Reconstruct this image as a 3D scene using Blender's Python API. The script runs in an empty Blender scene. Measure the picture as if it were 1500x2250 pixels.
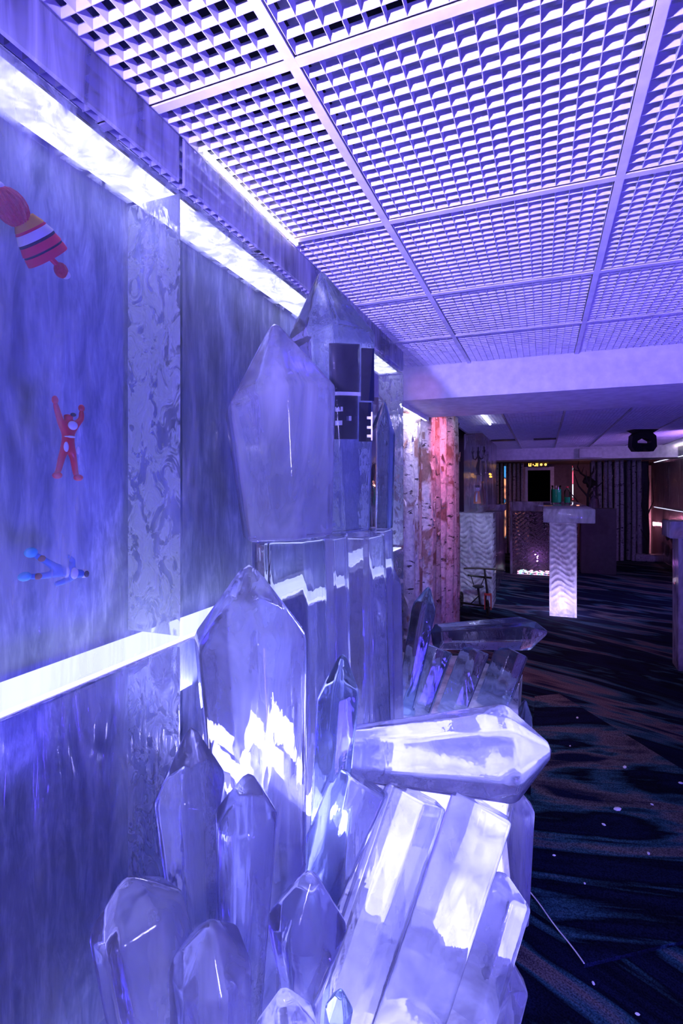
import bpy, bmesh, math, random
from mathutils import Vector, Matrix
random.seed(7)
PI = math.pi
scene = bpy.context.scene
C = scene.collection

# ------------------------------------------------------------------ camera
FPX, TH, EYE, HORIZ = 1130.0, math.radians(21.4), 1.6, 1072.0
cam_d = bpy.data.cameras.new('camera')
cam = bpy.data.objects.new('camera', cam_d); C.objects.link(cam)
cam_d.sensor_fit = 'HORIZONTAL'; cam_d.sensor_width = 24.0
cam_d.lens = 24.0 * FPX / 1500.0
cam_d.shift_y = (HORIZ - 1125.0) / 1500.0
cam_d.clip_start = 0.02
cam.location = (0, 0, EYE); cam.rotation_euler = (PI / 2, 0, TH)
scene.camera = cam
CT, ST = math.cos(TH), math.sin(TH)

def W(px, py, d):
    """measured point of the photograph at distance d -> place in the room"""
    r = (px - 750.0) / FPX * d
    return Vector((r * CT - d * ST, r * ST + d * CT, EYE - (py - HORIZ) / FPX * d))

# ------------------------------------------------------------------ world, exposure, light
world = bpy.data.worlds.new('world'); scene.world = world; world.use_nodes = True
world.node_tree.nodes['Background'].inputs[0].default_value = (0.006, 0.005, 0.02, 1)
vs = scene.view_settings
vs.view_transform = 'Standard'; vs.look = 'None'; vs.gamma = 1.0; vs.use_curve_mapping = False
vs.exposure = 0.35
cy = scene.cycles
cy.max_bounces = 7; cy.transmission_bounces = 7; cy.transparent_max_bounces = 14
cy.use_light_tree = False
cy.use_adaptive_sampling = True; cy.adaptive_threshold = 0.2; cy.adaptive_min_samples = 16
cy.diffuse_bounces = 2; cy.glossy_bounces = 3
cy.sample_clamp_indirect = 6.0; cy.blur_glossy = 0.6
cy.use_denoising = True

def aim(o, to):
    o.rotation_euler = (Vector(to) - o.location).to_track_quat('-Z', 'Y').to_euler()

def light(name, kind, loc, col, power, size=0.2, size_y=None, to=None, spot=None, blend=0.6):
    l = bpy.data.lights.new(name, kind); l.color = col; l.energy = power
    if kind == 'AREA':
        l.size = size
        if size_y: l.shape = 'RECTANGLE'; l.size_y = size_y
    else:
        l.shadow_soft_size = size
    if kind == 'SPOT':
        l.spot_size = spot or 2.0; l.spot_blend = blend
    o = bpy.data.objects.new(name, l); C.objects.link(o); o.location = loc
    if to is not None: aim(o, to)
    return o

VIO = (0.30, 0.27, 1.0); BLU = (0.17, 0.15, 1.0); PUR = (0.42, 0.20, 1.0); PNK = (1.0, 0.22, 0.42)
# spotlights of the room, lamps among the crystals, and added unseen fill lights
light('ceiling_spot', 'SPOT', (-0.42, -0.08, 1.98), (0.32, 0.25, 1.0), 330, 0.025, to=(-0.26, 1.0, 2.32), spot=1.35, blend=1.0)
light('sculpture_front_lamp', 'AREA', (-0.40, 0.87, 0.22), (0.46, 0.42, 1.0), 5.5, 0.40, 0.7, to=(-0.40, 0.871, 2.0))
light('sculpture_rear_lamp', 'AREA', (-0.42, 1.75, 0.35), (0.44, 0.41, 1.0), 6, 0.40, 0.7, to=(-0.42, 1.751, 2.0))
light('sculpture_wall_lamp', 'AREA', (-0.69, 1.12, 0.95), (0.42, 0.40, 1.0), 6, 0.06, 0.5, to=(-0.3, 1.12, 1.6))
light('sculpture_fill', 'SPOT', (0.7, -1.3, 1.6), (0.46, 0.42, 1.0), 240, 0.25, to=(-0.5, 1.2, 0.95), spot=1.0, blend=0.5)  # unseen fill from the viewer's side, added to brighten the crystals
light('beam_blush', 'SPOT', (-0.2, 2.3, 1.8), (1.0, 0.25, 0.4), 7, 0.02, to=(-0.70, 3.25, 2.22), spot=0.22, blend=0.8)
light('ceiling_fill', 'AREA', (1.6, 0.5, 0.3), (0.10, 0.06, 1.0), 70, 0.6, 0.6, to=(0.2, 1.8, 2.37))  # unseen fill added from below to turn the ceiling cells bluer
light('room_wash_far', 'AREA', (2.0, 8.2, 2.25), PUR, 22, 0.5, 0.5, to=(0.0, 9.2, 0.3))
light('beam_wash', 'SPOT', (0.7, 1.3, 0.9), (0.20, 0.11, 1.0), 34, 0.05, to=(0.7, 3.3, 2.3), spot=1.2, blend=1.0)

# ------------------------------------------------------------------ materials
def new_mat(name):
    m = bpy.data.materials.new(name); m.use_nodes = True
    nt = m.node_tree; nt.nodes.clear()
    out = nt.nodes.new('ShaderNodeOutputMaterial')
    return m, nt, out

def N(nt, t, **kw):
    n = nt.nodes.new(t)
    for k, v in kw.items():
        if k in n.inputs: n.inputs[k].default_value = v
        else: setattr(n, k, v)
    return n

def L(nt, a, b): nt.links.new(a, b)

def coords(nt, scale=(1, 1, 1), obj=True):
    tc = N(nt, 'ShaderNodeTexCoord'); mp = N(nt, 'ShaderNodeMapping')
    mp.inputs['Scale'].default_value = scale
    L(nt, tc.outputs['Object' if obj else 'Generated'], mp.inputs['Vector'])
    return mp.outputs['Vector']

def wcoords(nt, scale=(1, 1, 1), rot=(0, 0, 0)):
    g = N(nt, 'ShaderNodeNewGeometry'); mp = N(nt, 'ShaderNodeMapping')
    mp.inputs['Scale'].default_value = scale; mp.inputs['Rotation'].default_value = rot
    L(nt, g.outputs['Position'], mp.inputs['Vector'])
    return mp.outputs['Vector']

def ramp(nt, fac, stops):
    r = N(nt, 'ShaderNodeValToRGB'); L(nt, fac, r.inputs['Fac'])
    el = r.color_ramp.elements
    while len(el) < len(stops): el.new(0.5)
    for e, (p, c) in zip(el, stops):
        e.position = p; e.color = (c if len(c) == 4 else (*c, 1)) if not isinstance(c, (int, float)) else (c, c, c, 1)
    return r.outputs['Color']

def noise(nt, vec, scale, detail=3.0, rough=0.5, dist=0.0):
    n = N(nt, 'ShaderNodeTexNoise'); L(nt, vec, n.inputs['Vector'])
    n.inputs['Scale'].default_value = scale; n.inputs['Detail'].default_value = detail
    n.inputs['Roughness'].default_value = rough; n.inputs['Distortion'].default_value = dist
    return n.outputs['Fac']

def bump(nt, h, strength, dist=0.02, prev=None):
    b = N(nt, 'ShaderNodeBump'); b.inputs['Strength'].default_value = strength
    b.inputs['Distance'].default_value = dist; L(nt, h, b.inputs['Height'])
    if prev is not None: L(nt, prev, b.inputs['Normal'])
    return b.outputs['Normal']

def mixs(nt, fac, a, b):
    m = N(nt, 'ShaderNodeMixShader')
    if isinstance(fac, (int, float)): m.inputs[0].default_value = fac
    else: L(nt, fac, m.inputs[0])
    L(nt, a, m.inputs[1]); L(nt, b, m.inputs[2])
    return m.outputs[0]

def plain(name, col, rough=0.5, metal=0.0, bumpy=0.0, bscale=40.0, vary=0.12):
    m, nt, out = new_mat(name)
    p = N(nt, 'ShaderNodeBsdfPrincipled'); p.inputs['Roughness'].default_value = rough
    p.inputs['Metallic'].default_value = metal
    v = coords(nt); nz = noise(nt, v, bscale * 0.4, 4)
    c0 = tuple(c * (1 - vary) for c in col); c1 = tuple(min(1, c * (1 + vary)) for c in col)
    L(nt, ramp(nt, nz, [(0.3, c0), (0.7, c1)]), p.inputs['Base Color'])
    if bumpy: L(nt, bump(nt, noise(nt, v, bscale, 4), bumpy, 0.01), p.inputs['Normal'])
    L(nt, p.outputs[0], out.inputs[0]); return m

def emit(name, col, s):
    m, nt, out = new_mat(name)
    e = N(nt, 'ShaderNodeEmission'); e.inputs['Color'].default_value = (*col, 1); e.inputs['Strength'].default_value = s
    L(nt, e.outputs[0], out.inputs[0]); return m

def emit_beads(name, stops, s, scale):
    m, nt, out = new_mat(name)
    e = N(nt, 'ShaderNodeEmission'); e.inputs['Strength'].default_value = s
    L(nt, ramp(nt, noise(nt, wcoords(nt), scale, 1), stops), e.inputs['Color'])
    L(nt, e.outputs[0], out.inputs[0]); return m

def ice_crystal_mat(name, milk=0.20, clear=0.14, rough=0.03, tint=(0.88, 0.90, 1.0), bs=0.22):
    m, nt, out = new_mat(name)
    v = coords(nt, (1, 1, 0.22))
    n1 = noise(nt, v, 16, 3, 0.5, 0.6)
    nb = bump(nt, n1, bs, 0.012)
    nb = bump(nt, noise(nt, coords(nt), 55, 2), bs * 0.35, 0.004, nb)
    g = N(nt, 'ShaderNodeBsdfGlass'); g.inputs['IOR'].default_value = 1.31
    g.inputs['Roughness'].default_value = rough; g.inputs['Color'].default_value = (*tint, 1)
    L(nt, nb, g.inputs['Normal'])
    t = N(nt, 'ShaderNodeBsdfTransparent'); t.inputs['Color'].default_value = (*tint, 1)
    tl = N(nt, 'ShaderNodeBsdfTranslucent'); tl.inputs['Color'].default_value = (0.84, 0.86, 1, 1)
    df = N(nt, 'ShaderNodeBsdfDiffuse'); df.inputs['Color'].default_value = (0.84, 0.86, 1, 1)
    gs = N(nt, 'ShaderNodeBsdfGlossy'); gs.inputs['Roughness'].default_value = 0.06; L(nt, nb, gs.inputs['Normal'])
    fre = N(nt, 'ShaderNodeFresnel'); fre.inputs['IOR'].default_value = 1.5
    milkS = mixs(nt, fre.outputs[0], mixs(nt, 0.38, tl.outputs[0], df.outputs[0]), gs.outputs[0])
    base = mixs(nt, clear, g.outputs[0], t.outputs[0])
    fac = ramp(nt, noise(nt, coords(nt, (1, 1, 0.4)), 7, 4, 0.6, 0.8), [(0.3, milk * 0.35), (0.7, min(1, milk * 1.5))])
    L(nt, mixs(nt, fac, base, milkS), out.inputs[0]); return m

def ice_wall_mat(name, frost=0.09, tint=(0.86, 0.90, 1.0)):
    m, nt, out = new_mat(name)
    streak = noise(nt, wcoords(nt, (1, 1, 0.13)), 24, 3, 0.6, 0.8)
    blot = noise(nt, wcoords(nt, (1, 1, 0.6)), 3.2, 3, 0.6)
    mul = N(nt, 'ShaderNodeMath', operation='MULTIPLY'); L(nt, streak, mul.inputs[0]); L(nt, blot, mul.inputs[1])
    fac = ramp(nt, mul.outputs[0], [(0.12, frost * 0.3), (0.26, frost), (0.50, min(1, frost * 5))])
    nb = bump(nt, streak, 0.6, 0.03)
    gl = N(nt, 'ShaderNodeBsdfGlossy'); gl.inputs['Roughness'].default_value = 0.12; L(nt, nb, gl.inputs['Normal'])
    t = N(nt, 'ShaderNodeBsdfTransparent'); t.inputs['Color'].default_value = (*tint, 1)
    fr = N(nt, 'ShaderNodeFresnel'); fr.inputs['IOR'].default_value = 1.31
    tl = N(nt, 'ShaderNodeBsdfTranslucent'); tl.inputs['Color'].default_value = (0.85, 0.88, 1, 1)
    df = N(nt, 'ShaderNodeBsdfDiffuse'); df.inputs['Color'].default_value = (0.85, 0.88, 1, 1)
    s = mixs(nt, fac, mixs(nt, fr.outputs[0], t.outputs[0], gl.outputs[0]), mixs(nt, 0.5, tl.outputs[0], df.outputs[0]))
    L(nt, s, out.inputs[0]); return m

def clear_mat(name, tint):
    m, nt, out = new_mat(name)
    t = N(nt, 'ShaderNodeBsdfTransparent'); t.inputs['Color'].default_value = (*tint, 1)
    L(nt, t.outputs[0], out.inputs[0]); return m

def frost_mat(name, lo=0.35, hi=1.0, scale=22, stretch=(1, 1, 0.4), p0=0.36, p1=0.52):
    m, nt, out = new_mat(name)
    v = wcoords(nt, stretch)
    nz = noise(nt, v, scale, 3, 0.65, 1.0)
    fac = ramp(nt, nz, [(p0, lo), (p1, hi)])
    t = N(nt, 'ShaderNodeBsdfTransparent')
    tl = N(nt, 'ShaderNodeBsdfTranslucent'); tl.inputs['Color'].default_value = (0.93, 0.95, 1, 1)
    df = N(nt, 'ShaderNodeBsdfDiffuse'); df.inputs['Color'].default_value = (0.93, 0.95, 1, 1)
    nb = bump(nt, nz, 0.8, 0.02); L(nt, nb, df.inputs['Normal']); L(nt, nb, tl.inputs['Normal'])
    L(nt, mixs(nt, fac, t.outputs[0], mixs(nt, 0.5, tl.outputs[0], df.outputs[0])), out.inputs[0]); return m

def carpet_mat(name, rot, scale=1.0):
    m, nt, out = new_mat(name)
    v = wcoords(nt, (1, 1, 1), (0, 0, rot))
    def nz(sx, sy, sc, det, dist):
        mp = N(nt, 'ShaderNodeMapping'); mp.inputs['Scale'].default_value = (sx*scale, sy*scale, 1); L(nt, v, mp.inputs['Vector'])
        return noise(nt, mp.outputs[0], sc, det, 0.55, dist)
    flow = nz(0.35, 1.3, 1.1, 3, 2.2); fine = nz(0.3, 3.2, 5.0, 2, 1.0)
    add = N(nt, 'ShaderNodeMath', operation='MULTIPLY_ADD'); L(nt, fine, add.inputs[0]); add.inputs[1].default_value = 0.16; L(nt, flow, add.inputs[2])
    black, navy, teal, taupe = (0.003, 0.004, 0.012), (0.006, 0.010, 0.035), (0.025, 0.075, 0.12), (0.115, 0.098, 0.115)
    col = ramp(nt, add.outputs[0], [(0.36, black), (0.50, navy), (0.57, black), (0.62, teal), (0.67, taupe), (0.75, navy)])
    p = N(nt, 'ShaderNodeBsdfPrincipled'); p.inputs['Roughness'].default_value = 0.95
    p.inputs['Specular IOR Level'].default_value = 0.05
    mx = N(nt, 'ShaderNodeMixRGB', blend_type='MULTIPLY'); mx.inputs[0].default_value = 0.8
    L(nt, col, mx.inputs[1]); L(nt, ramp(nt, noise(nt, v, 170, 1), [(0.35, 0.35), (0.65, 1.6)]), mx.inputs[2])
    L(nt, mx.outputs[0], p.inputs['Base Color'])
    L(nt, p.outputs[0], out.inputs[0]); return m

def birch_mat(name, light_c, dark_c, peel_c):
    m, nt, out = new_mat(name)
    oi = N(nt, 'ShaderNodeObjectInfo'); tc = N(nt, 'ShaderNodeTexCoord')
    ad = N(nt, 'ShaderNodeVectorMath', operation='ADD'); sc = N(nt, 'ShaderNodeMath', operation='MULTIPLY')
    L(nt, oi.outputs['Random'], sc.inputs[0]); sc.inputs[1].default_value = 37.0
    L(nt, tc.outputs['Object'], ad.inputs[0]); L(nt, sc.outputs[0], ad.inputs[1])
    mp = N(nt, 'ShaderNodeMapping'); mp.inputs['Scale'].default_value = (1, 1, 3.0); L(nt, ad.outputs[0], mp.inputs['Vector'])
    marks = noise(nt, mp.outputs[0], 9.0, 4, 0.6, 0.3)
    fine = noise(nt, ad.outputs[0], 30, 4)
    peel = noise(nt, ad.outputs[0], 3.5, 4, 0.6, 0.6)
    c1 = ramp(nt, marks, [(0.34, dark_c), (0.40, light_c)])
    mx = N(nt, 'ShaderNodeMixRGB'); L(nt, ramp(nt, peel, [(0.52, 0.0), (0.60, 1.0)]), mx.inputs[0])
    L(nt, c1, mx.inputs[1]); mx.inputs[2].default_value = (*peel_c, 1)
    mx2 = N(nt, 'ShaderNodeMixRGB', blend_type='MULTIPLY'); mx2.inputs[0].default_value = 0.7
    L(nt, mx.outputs[0], mx2.inputs[1]); L(nt, ramp(nt, fine, [(0.3, 0.55), (0.6, 1.0)]), mx2.inputs[2])
    p = N(nt, 'ShaderNodeBsdfPrincipled'); p.inputs['Roughness'].default_value = 0.65
    mr = N(nt, 'ShaderNodeMapRange'); mr.inputs['To Min'].default_value = 0.45; L(nt, oi.outputs['Random'], mr.inputs['Value'])
    mx3 = N(nt, 'ShaderNodeMixRGB', blend_type='MULTIPLY'); mx3.inputs[0].default_value = 1.0
    L(nt, mx2.outputs[0], mx3.inputs[1]); L(nt, mr.outputs[0], mx3.inputs[2])
    L(nt, mx3.outputs[0], p.inputs['Base Color'])
    L(nt, bump(nt, fine, 0.7, 0.02), p.inputs['Normal'])
    L(nt, p.outputs[0], out.inputs[0]); return m

M = {}
M['louver'] = plain('white_louver_plastic', (0.80, 0.80, 0.82), 0.45)
M['tbar'] = plain('white_ceiling_bar', (0.82, 0.81, 0.83), 0.4)
M['tile'] = plain('grey_backing_sheet', (0.42, 0.43, 0.48), 0.8, bumpy=0.2)
M['void'] = plain('dark_plenum', (0.03, 0.035, 0.05), 0.9)
M['paint'] = plain('white_painted_plaster', (0.78, 0.76, 0.80), 0.6, bumpy=0.06)
M['darkwall'] = plain('dark_wall_paint', (0.05, 0.04, 0.06), 0.8)
m, nt, out = new_mat('streaked_backing')
a_ = noise(nt, wcoords(nt, (1, 1, 0.2)), 34, 8, 0.75, 0.5); b_ = noise(nt, wcoords(nt, (1, 1, 0.5)), 4, 4, 0.6, 0.8)
ad_ = N(nt, 'ShaderNodeMixRGB'); ad_.inputs[0].default_value = 0.55; L(nt, a_, ad_.inputs[1]); L(nt, b_, ad_.inputs[2])
p = N(nt, 'ShaderNodeBsdfPrincipled'); p.inputs['Roughness'].default_value = 0.6
L(nt, ramp(nt, ad_.outputs[0], [(0.34, (0.08, 0.10, 0.15)), (0.47, (0.20, 0.23, 0.31)), (0.57, (0.40, 0.44, 0.54)), (0.66, (0.90, 0.92, 0.96))]), p.inputs['Base Color'])
L(nt, p.outputs[0], out.inputs[0]); M['backing'] = m
M['crystal'] = ice_crystal_mat('sculpted_ice')
M['crystal_clear'] = ice_crystal_mat('clear_sculpted_ice', 0.04, 0.10, 0.01, (0.84, 0.92, 1.0), 0.25)
M['crystal_milk'] = ice_crystal_mat('milky_sculpted_ice', 0.30, 0.12, 0.05)
M['crystal_mid'] = ice_crystal_mat('half_clear_sculpted_ice', 0.06, 0.12, 0.02)
M['mound_ice'] = ice_crystal_mat('snowy_ice', 0.75, 0.10, 0.1)
M['bar_ice'] = ice_crystal_mat('carved_bar_ice', 0.55, 0.14, 0.03, (0.93, 0.92, 1.0), 0.25)
M['wall_ice'] = ice_wall_mat('wall_ice')
M['wall_ice_clear'] = ice_wall_mat('clear_wall_ice', 0.06, (0.84, 0.86, 0.96))
M['lintel_ice'] = ice_wall_mat('cloudy_wall_ice', 0.42, (0.6, 0.64, 0.9))
M['wall_ice_milky'] = ice_wall_mat('milky_wall_ice', 0.13)
M['wall_ice_inner'] = clear_mat('inner_wall_ice', (0.97, 0.98, 1.0))
M['frost'] = frost_mat('white_frost')
M['frost_h'] = frost_mat('thin_white_frost', 0.0, 0.75, 14, (1, 1, 1), 0.40, 0.62)
M['frost_v'] = frost_mat('mottled_frost', 0.10, 0.95, 26, (1, 1, 0.6), 0.44, 0.51)
M['led'] = emit('white_led', (0.86, 0.80, 1.0), 14)
M['led_panel'] = emit('white_light_panel', (0.62, 0.60, 1.0), 2.6)
M['led_panel_low'] = emit('cool_light_panel', (0.56, 0.58, 1.0), 1.7)
M['led_pink'] = emit_beads('pinkish_led', [(0.35, (1, 0.62, 0.7)), (0.5, (1, 0.95, 1)), (0.65, (0.75, 0.8, 1))], 4, 30)
M['led_rgb'] = emit_beads('coloured_led', [(0.30, (0.1, 0.4, 1)), (0.42, (1, 0.1, 0.15)), (0.5, (1, 0.5, 0.9)), (0.58, (0.2, 1, 0.5)), (0.7, (0.3, 0.4, 1))], 2.2, 40)
M['led_rgb2'] = emit_beads('bluish_led', [(0.35, (0.4, 0.5, 1)), (0.5, (1, 1, 1)), (0.62, (0.5, 0.4, 1))], 7, 14)
M['pipe_glow'] = emit_beads('blue_orange_reflections', [(0.40, (0.05, 0.25, 0.6)), (0.5, (0.01, 0.02, 0.05)), (0.6, (1, 0.35, 0.18))], 1.2, 3)  # coloured reflections on the pipe put in as emission
M['pipe_glow2'] = emit_beads('red_white_led', [(0.42, (0.8, 0.8, 1)), (0.5, (0.03, 0.01, 0.02)), (0.6, (1, 0.1, 0.2))], 1.5, 5)
M['bar_clear'] = ice_crystal_mat('dark_clear_bar_ice', 0.06, 0.12, 0.02, (0.92, 0.88, 1.0), 0.15)
M['wall_far'] = plain('plum_wall_paint', (0.16, 0.12, 0.15), 0.8)
M['nothing'] = plain('unlit_black', (0.002, 0.002, 0.003), 1.0)
M['nothing'].node_tree.nodes['Principled BSDF'].inputs['Specular IOR Level'].default_value = 0.0
M['amber'] = emit('amber_lamp', (1.0, 0.42, 0.04), 6)
M['rosy'] = emit('rosy_lamp', (1.0, 0.25, 0.35), 5)
M['black'] = plain('black_plastic', (0.008, 0.008, 0.012), 0.35)
M['pane'] = plain('refracted_window_black', (0.004, 0.005, 0.02), 0.12)
M['iron'] = plain('dark_iron', (0.015, 0.013, 0.014), 0.5, 0.6)
M['red_paint'] = plain('worn_red_paint', (0.30, 0.03, 0.02), 0.45)
M['rubber'] = plain('black_rubber', (0.01, 0.01, 0.01), 0.8)
M['red_toy'] = plain('red_toy_plastic', (0.85, 0.012, 0.03), 0.35)
M['white_toy'] = plain('white_toy_plastic', (0.85, 0.82, 0.85), 0.4)
M['blue_toy'] = plain('blue_toy_plastic', (0.03, 0.20, 0.60), 0.4)
M['teal_toy'] = plain('teal_toy_plastic', (0.05, 0.50, 0.75), 0.4)
M['brown_toy'] = plain('brown_toy_plastic', (0.30, 0.12, 0.06), 0.5)
M['yellow_cloth'] = plain('mustard_cloth', (0.85, 0.42, 0.05), 0.8)
M['white_cloth'] = plain('white_cloth', (0.88, 0.82, 0.80), 0.85)
M['red_cloth'] = plain('red_cloth', (0.90, 0.015, 0.08), 0.8)
M['black_cloth'] = plain('black_cloth', (0.02, 0.015, 0.04), 0.9)
M['yarn'] = plain('red_yarn', (0.75, 0.02, 0.05), 0.5, bumpy=1.0, bscale=90)
M['carpet'] = carpet_mat('wavy_carpet', 0.45)
M['carpet_b'] = carpet_mat('wavy_carpet_piece', -0.25, 1.15)
M['carpet_c'] = carpet_mat('wavy_carpet_strip', 1.0, 1.2)
M['thread'] = plain('white_edge_thread', (0.9, 0.88, 0.95), 0.6)
M['birch'] = birch_mat('birch_bark', (0.80, 0.72, 0.72), (0.06, 0.04, 0.05), (0.36, 0.20, 0.16))
M['birch_dark'] = birch_mat('grey_birch_bark', (0.52, 0.46, 0.50), (0.03, 0.02, 0.03), (0.46, 0.38, 0.42))
M['brown'] = plain('brown_fruit', (0.22, 0.10, 0.06), 0.45)
M['branch'] = plain('dark_branch', (0.02, 0.012, 0.012), 0.8)
M['orange'] = plain('orange_cloth', (0.75, 0.22, 0.04), 0.7)
m, nt, out = new_mat('green_liquid')
p = N(nt, 'ShaderNodeBsdfPrincipled'); p.inputs['Base Color'].default_value = (0.02, 0.55, 0.20, 1); p.inputs['Roughness'].default_value = 0.2
L(nt, p.outputs[0], out.inputs[0]); M['green'] = m
m, nt, out = new_mat('clear_glass')
t = N(nt, 'ShaderNodeBsdfTransparent'); gl = N(nt, 'ShaderNodeBsdfGlossy'); gl.inputs['Roughness'].default_value = 0.05
fr = N(nt, 'ShaderNodeFresnel'); fr.inputs['IOR'].default_value = 1.45
L(nt, mixs(nt, fr.outputs[0], t.outputs[0], gl.outputs[0]), out.inputs[0]); M['glass'] = m

# ------------------------------------------------------------------ mesh helpers
class MB:
    def __init__(s): s.v = []; s.f = []
    def add(s, vs, fs):
        o = len(s.v); s.v += [tuple(x) for x in vs]; s.f += [tuple(i + o for i in f) for f in fs]; return s
    def box(s, a, b, mtx=None):
        x0, y0, z0 = a; x1, y1, z1 = b
        vs = [Vector(c) for c in ((x0,y0,z0),(x1,y0,z0),(x1,y1,z0),(x0,y1,z0),(x0,y0,z1),(x1,y0,z1),(x1,y1,z1),(x0,y1,z1))]
        if mtx: vs = [mtx @ v for v in vs]
        return s.add(vs, [(0,3,2,1),(4,5,6,7),(0,1,5,4),(1,2,6,5),(2,3,7,6),(3,0,4,7)])
    def tube(s, pts, rad, n=10, caps=True):
        pts = [Vector(p) for p in pts]; rad = rad if isinstance(rad, (list, tuple)) else [rad] * len(pts)
        vs = []; up = None
        for i, p in enumerate(pts):
            t = (pts[min(i+1, len(pts)-1)] - pts[max(i-1, 0)]).normalized()
            if up is None: up = t.orthogonal().normalized()
            u = (up - t * up.dot(t))
            u = u.normalized() if u.length > 1e-6 else t.orthogonal().normalized()
            up = u; w = t.cross(u)
            for k in range(n):
                a = 2*PI*k/n; vs.append(p + (u*math.cos(a) + w*math.sin(a)) * rad[i])
        fs = [(i*n+k, i*n+(k+1)%n, (i+1)*n+(k+1)%n, (i+1)*n+k) for i in range(len(pts)-1) for k in range(n)]
        if caps: fs += [tuple(reversed(range(n))), tuple((len(pts)-1)*n+k for k in range(n))]
        return s.add(vs, fs)
    def lathe(s, prof, n=16, org=(0,0,0), mtx=None):
        o = Vector(org); vs = []
        for r, z in prof:
            for k in range(n):
                a = 2*PI*k/n; v = Vector((r*math.cos(a), r*math.sin(a), z))
                vs.append((mtx @ v if mtx else v) + o)
        m = len(prof)
        fs = [(i*n+k, i*n+(k+1)%n, (i+1)*n+(k+1)%n, (i+1)*n+k) for i in range(m-1) for k in range(n)]
        fs += [tuple(reversed(range(n))), tuple((m-1)*n+k for k in range(n))]
        return s.add(vs, fs)
    def ball(s, c, r, n=12, m=8, sq=(1,1,1), mtx=None):
        prof = [(max(1e-4, math.sin(PI*i/m))*r, -math.cos(PI*i/m)*r) for i in range(m+1)]
        o = len(s.v); s.lathe(prof, n)
        for i in range(o, len(s.v)):
            v = Vector((s.v[i][0]*sq[0], s.v[i][1]*sq[1], s.v[i][2]*sq[2]))
            if mtx: v = mtx @ v
            s.v[i] = tuple(v + Vector(c))
        return s
    def mesh(s, name, mat, smooth=False):
        me = bpy.data.meshes.new(name); me.from_pydata(s.v, [], s.f); me.update()
        if mat: me.materials.append(M[mat] if isinstance(mat, str) else mat)
        if smooth:
            for p in me.polygons: p.use_smooth = True
            me.set_sharp_from_angle(angle=math.radians(40))
        return me
    def build(s, name, mat, parent=None, smooth=False, loc=None):
        return link(name, s.mesh(name, mat, smooth), parent, loc)

def link(name, me, parent=None, loc=None):
    o = bpy.data.objects.new(name, me); C.objects.link(o)
    if loc is not None: o.location = loc
    if parent is not None:
        o.parent = parent
        if loc is None: o.matrix_parent_inverse = parent.matrix_basis.inverted()
    return o

def tag(o, label, cat, group=None):
    o['label'] = label; o['category'] = cat
    if group: o['group'] = group
    return o

def struct(o, label=None):
    o['kind'] = 'structure'
    if label: o['label'] = label
    return o

def empty(name, loc=(0,0,0), rz=0.0):
    o = bpy.data.objects.new(name, None); C.objects.link(o); o.empty_display_size = 0.05
    o.location = loc; o.rotation_euler = (0, 0, rz); return o

def bevel_me(me, off, seg=2, smooth=True):
    bm = bmesh.new(); bm.from_mesh(me)
    bmesh.ops.bevel(bm, geom=list(bm.edges), offset=off, segments=seg, profile=0.5, affect='EDGES', clamp_overlap=True)
    bmesh.ops.recalc_face_normals(bm, faces=list(bm.faces))
    if smooth:
        for f in bm.faces: f.smooth = True
    bm.to_mesh(me); bm.free(); return me

def bbox_obj(name, a, b, mat, parent=None, bev=0.006, seg=2):
    """a bevelled block whose origin is its base centre"""
    c = Vector(((a[0]+b[0])/2, (a[1]+b[1])/2, a[2]))
    mb = MB().box(Vector(a)-c, Vector(b)-c); me = mb.mesh(name, mat)
    if bev: bevel_me(me, bev, seg)
    o = bpy.data.objects.new(name, me); C.objects.link(o); o.location = c
    if parent is not None:
        o.parent = parent; o.matrix_parent_inverse = parent.matrix_basis.inverted()
    return o

ORD = ['first','second','third','fourth','fifth','sixth','seventh','eighth','ninth','tenth','eleventh','twelfth','thirteenth','fourteenth','fifteenth','sixteenth','seventeenth','eighteenth']

# ------------------------------------------------------------------ room shell
CZ = EYE + 0.77            # underside of the louver ceiling
XW = -0.724                # face of the ice wall
TK = 0.15                  # thickness of its blocks
ZU, ZL = EYE + 0.645, EYE - 0.331
YP = 2.80                  # end of the ice wall

fl = MB().box((-1.6, -2.2, -0.1), (2.7, 16.2, 0.0)).build('floor', 'carpet'); struct(fl, 'dark navy floor carpet with flowing taupe and teal streaks')
struct(MB().box((-1.7, -2.3, 0), (2.7, -2.2, 2.9)).build('wall_front', 'paint'))
struct(MB().box((2.45, -2.2, 0), (2.6, 16.2, 2.9)).build('wall_right', 'darkwall'))
struct(MB().box((-1.7, 16.0, 0), (2.6, 16.2, 2.9)).build('wall_back', 'darkwall'))
struct(MB().box((-1.7, 2.9, 0), (-1.25, 16.0, 2.9)).build('wall_side', 'darkwall'))

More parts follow.
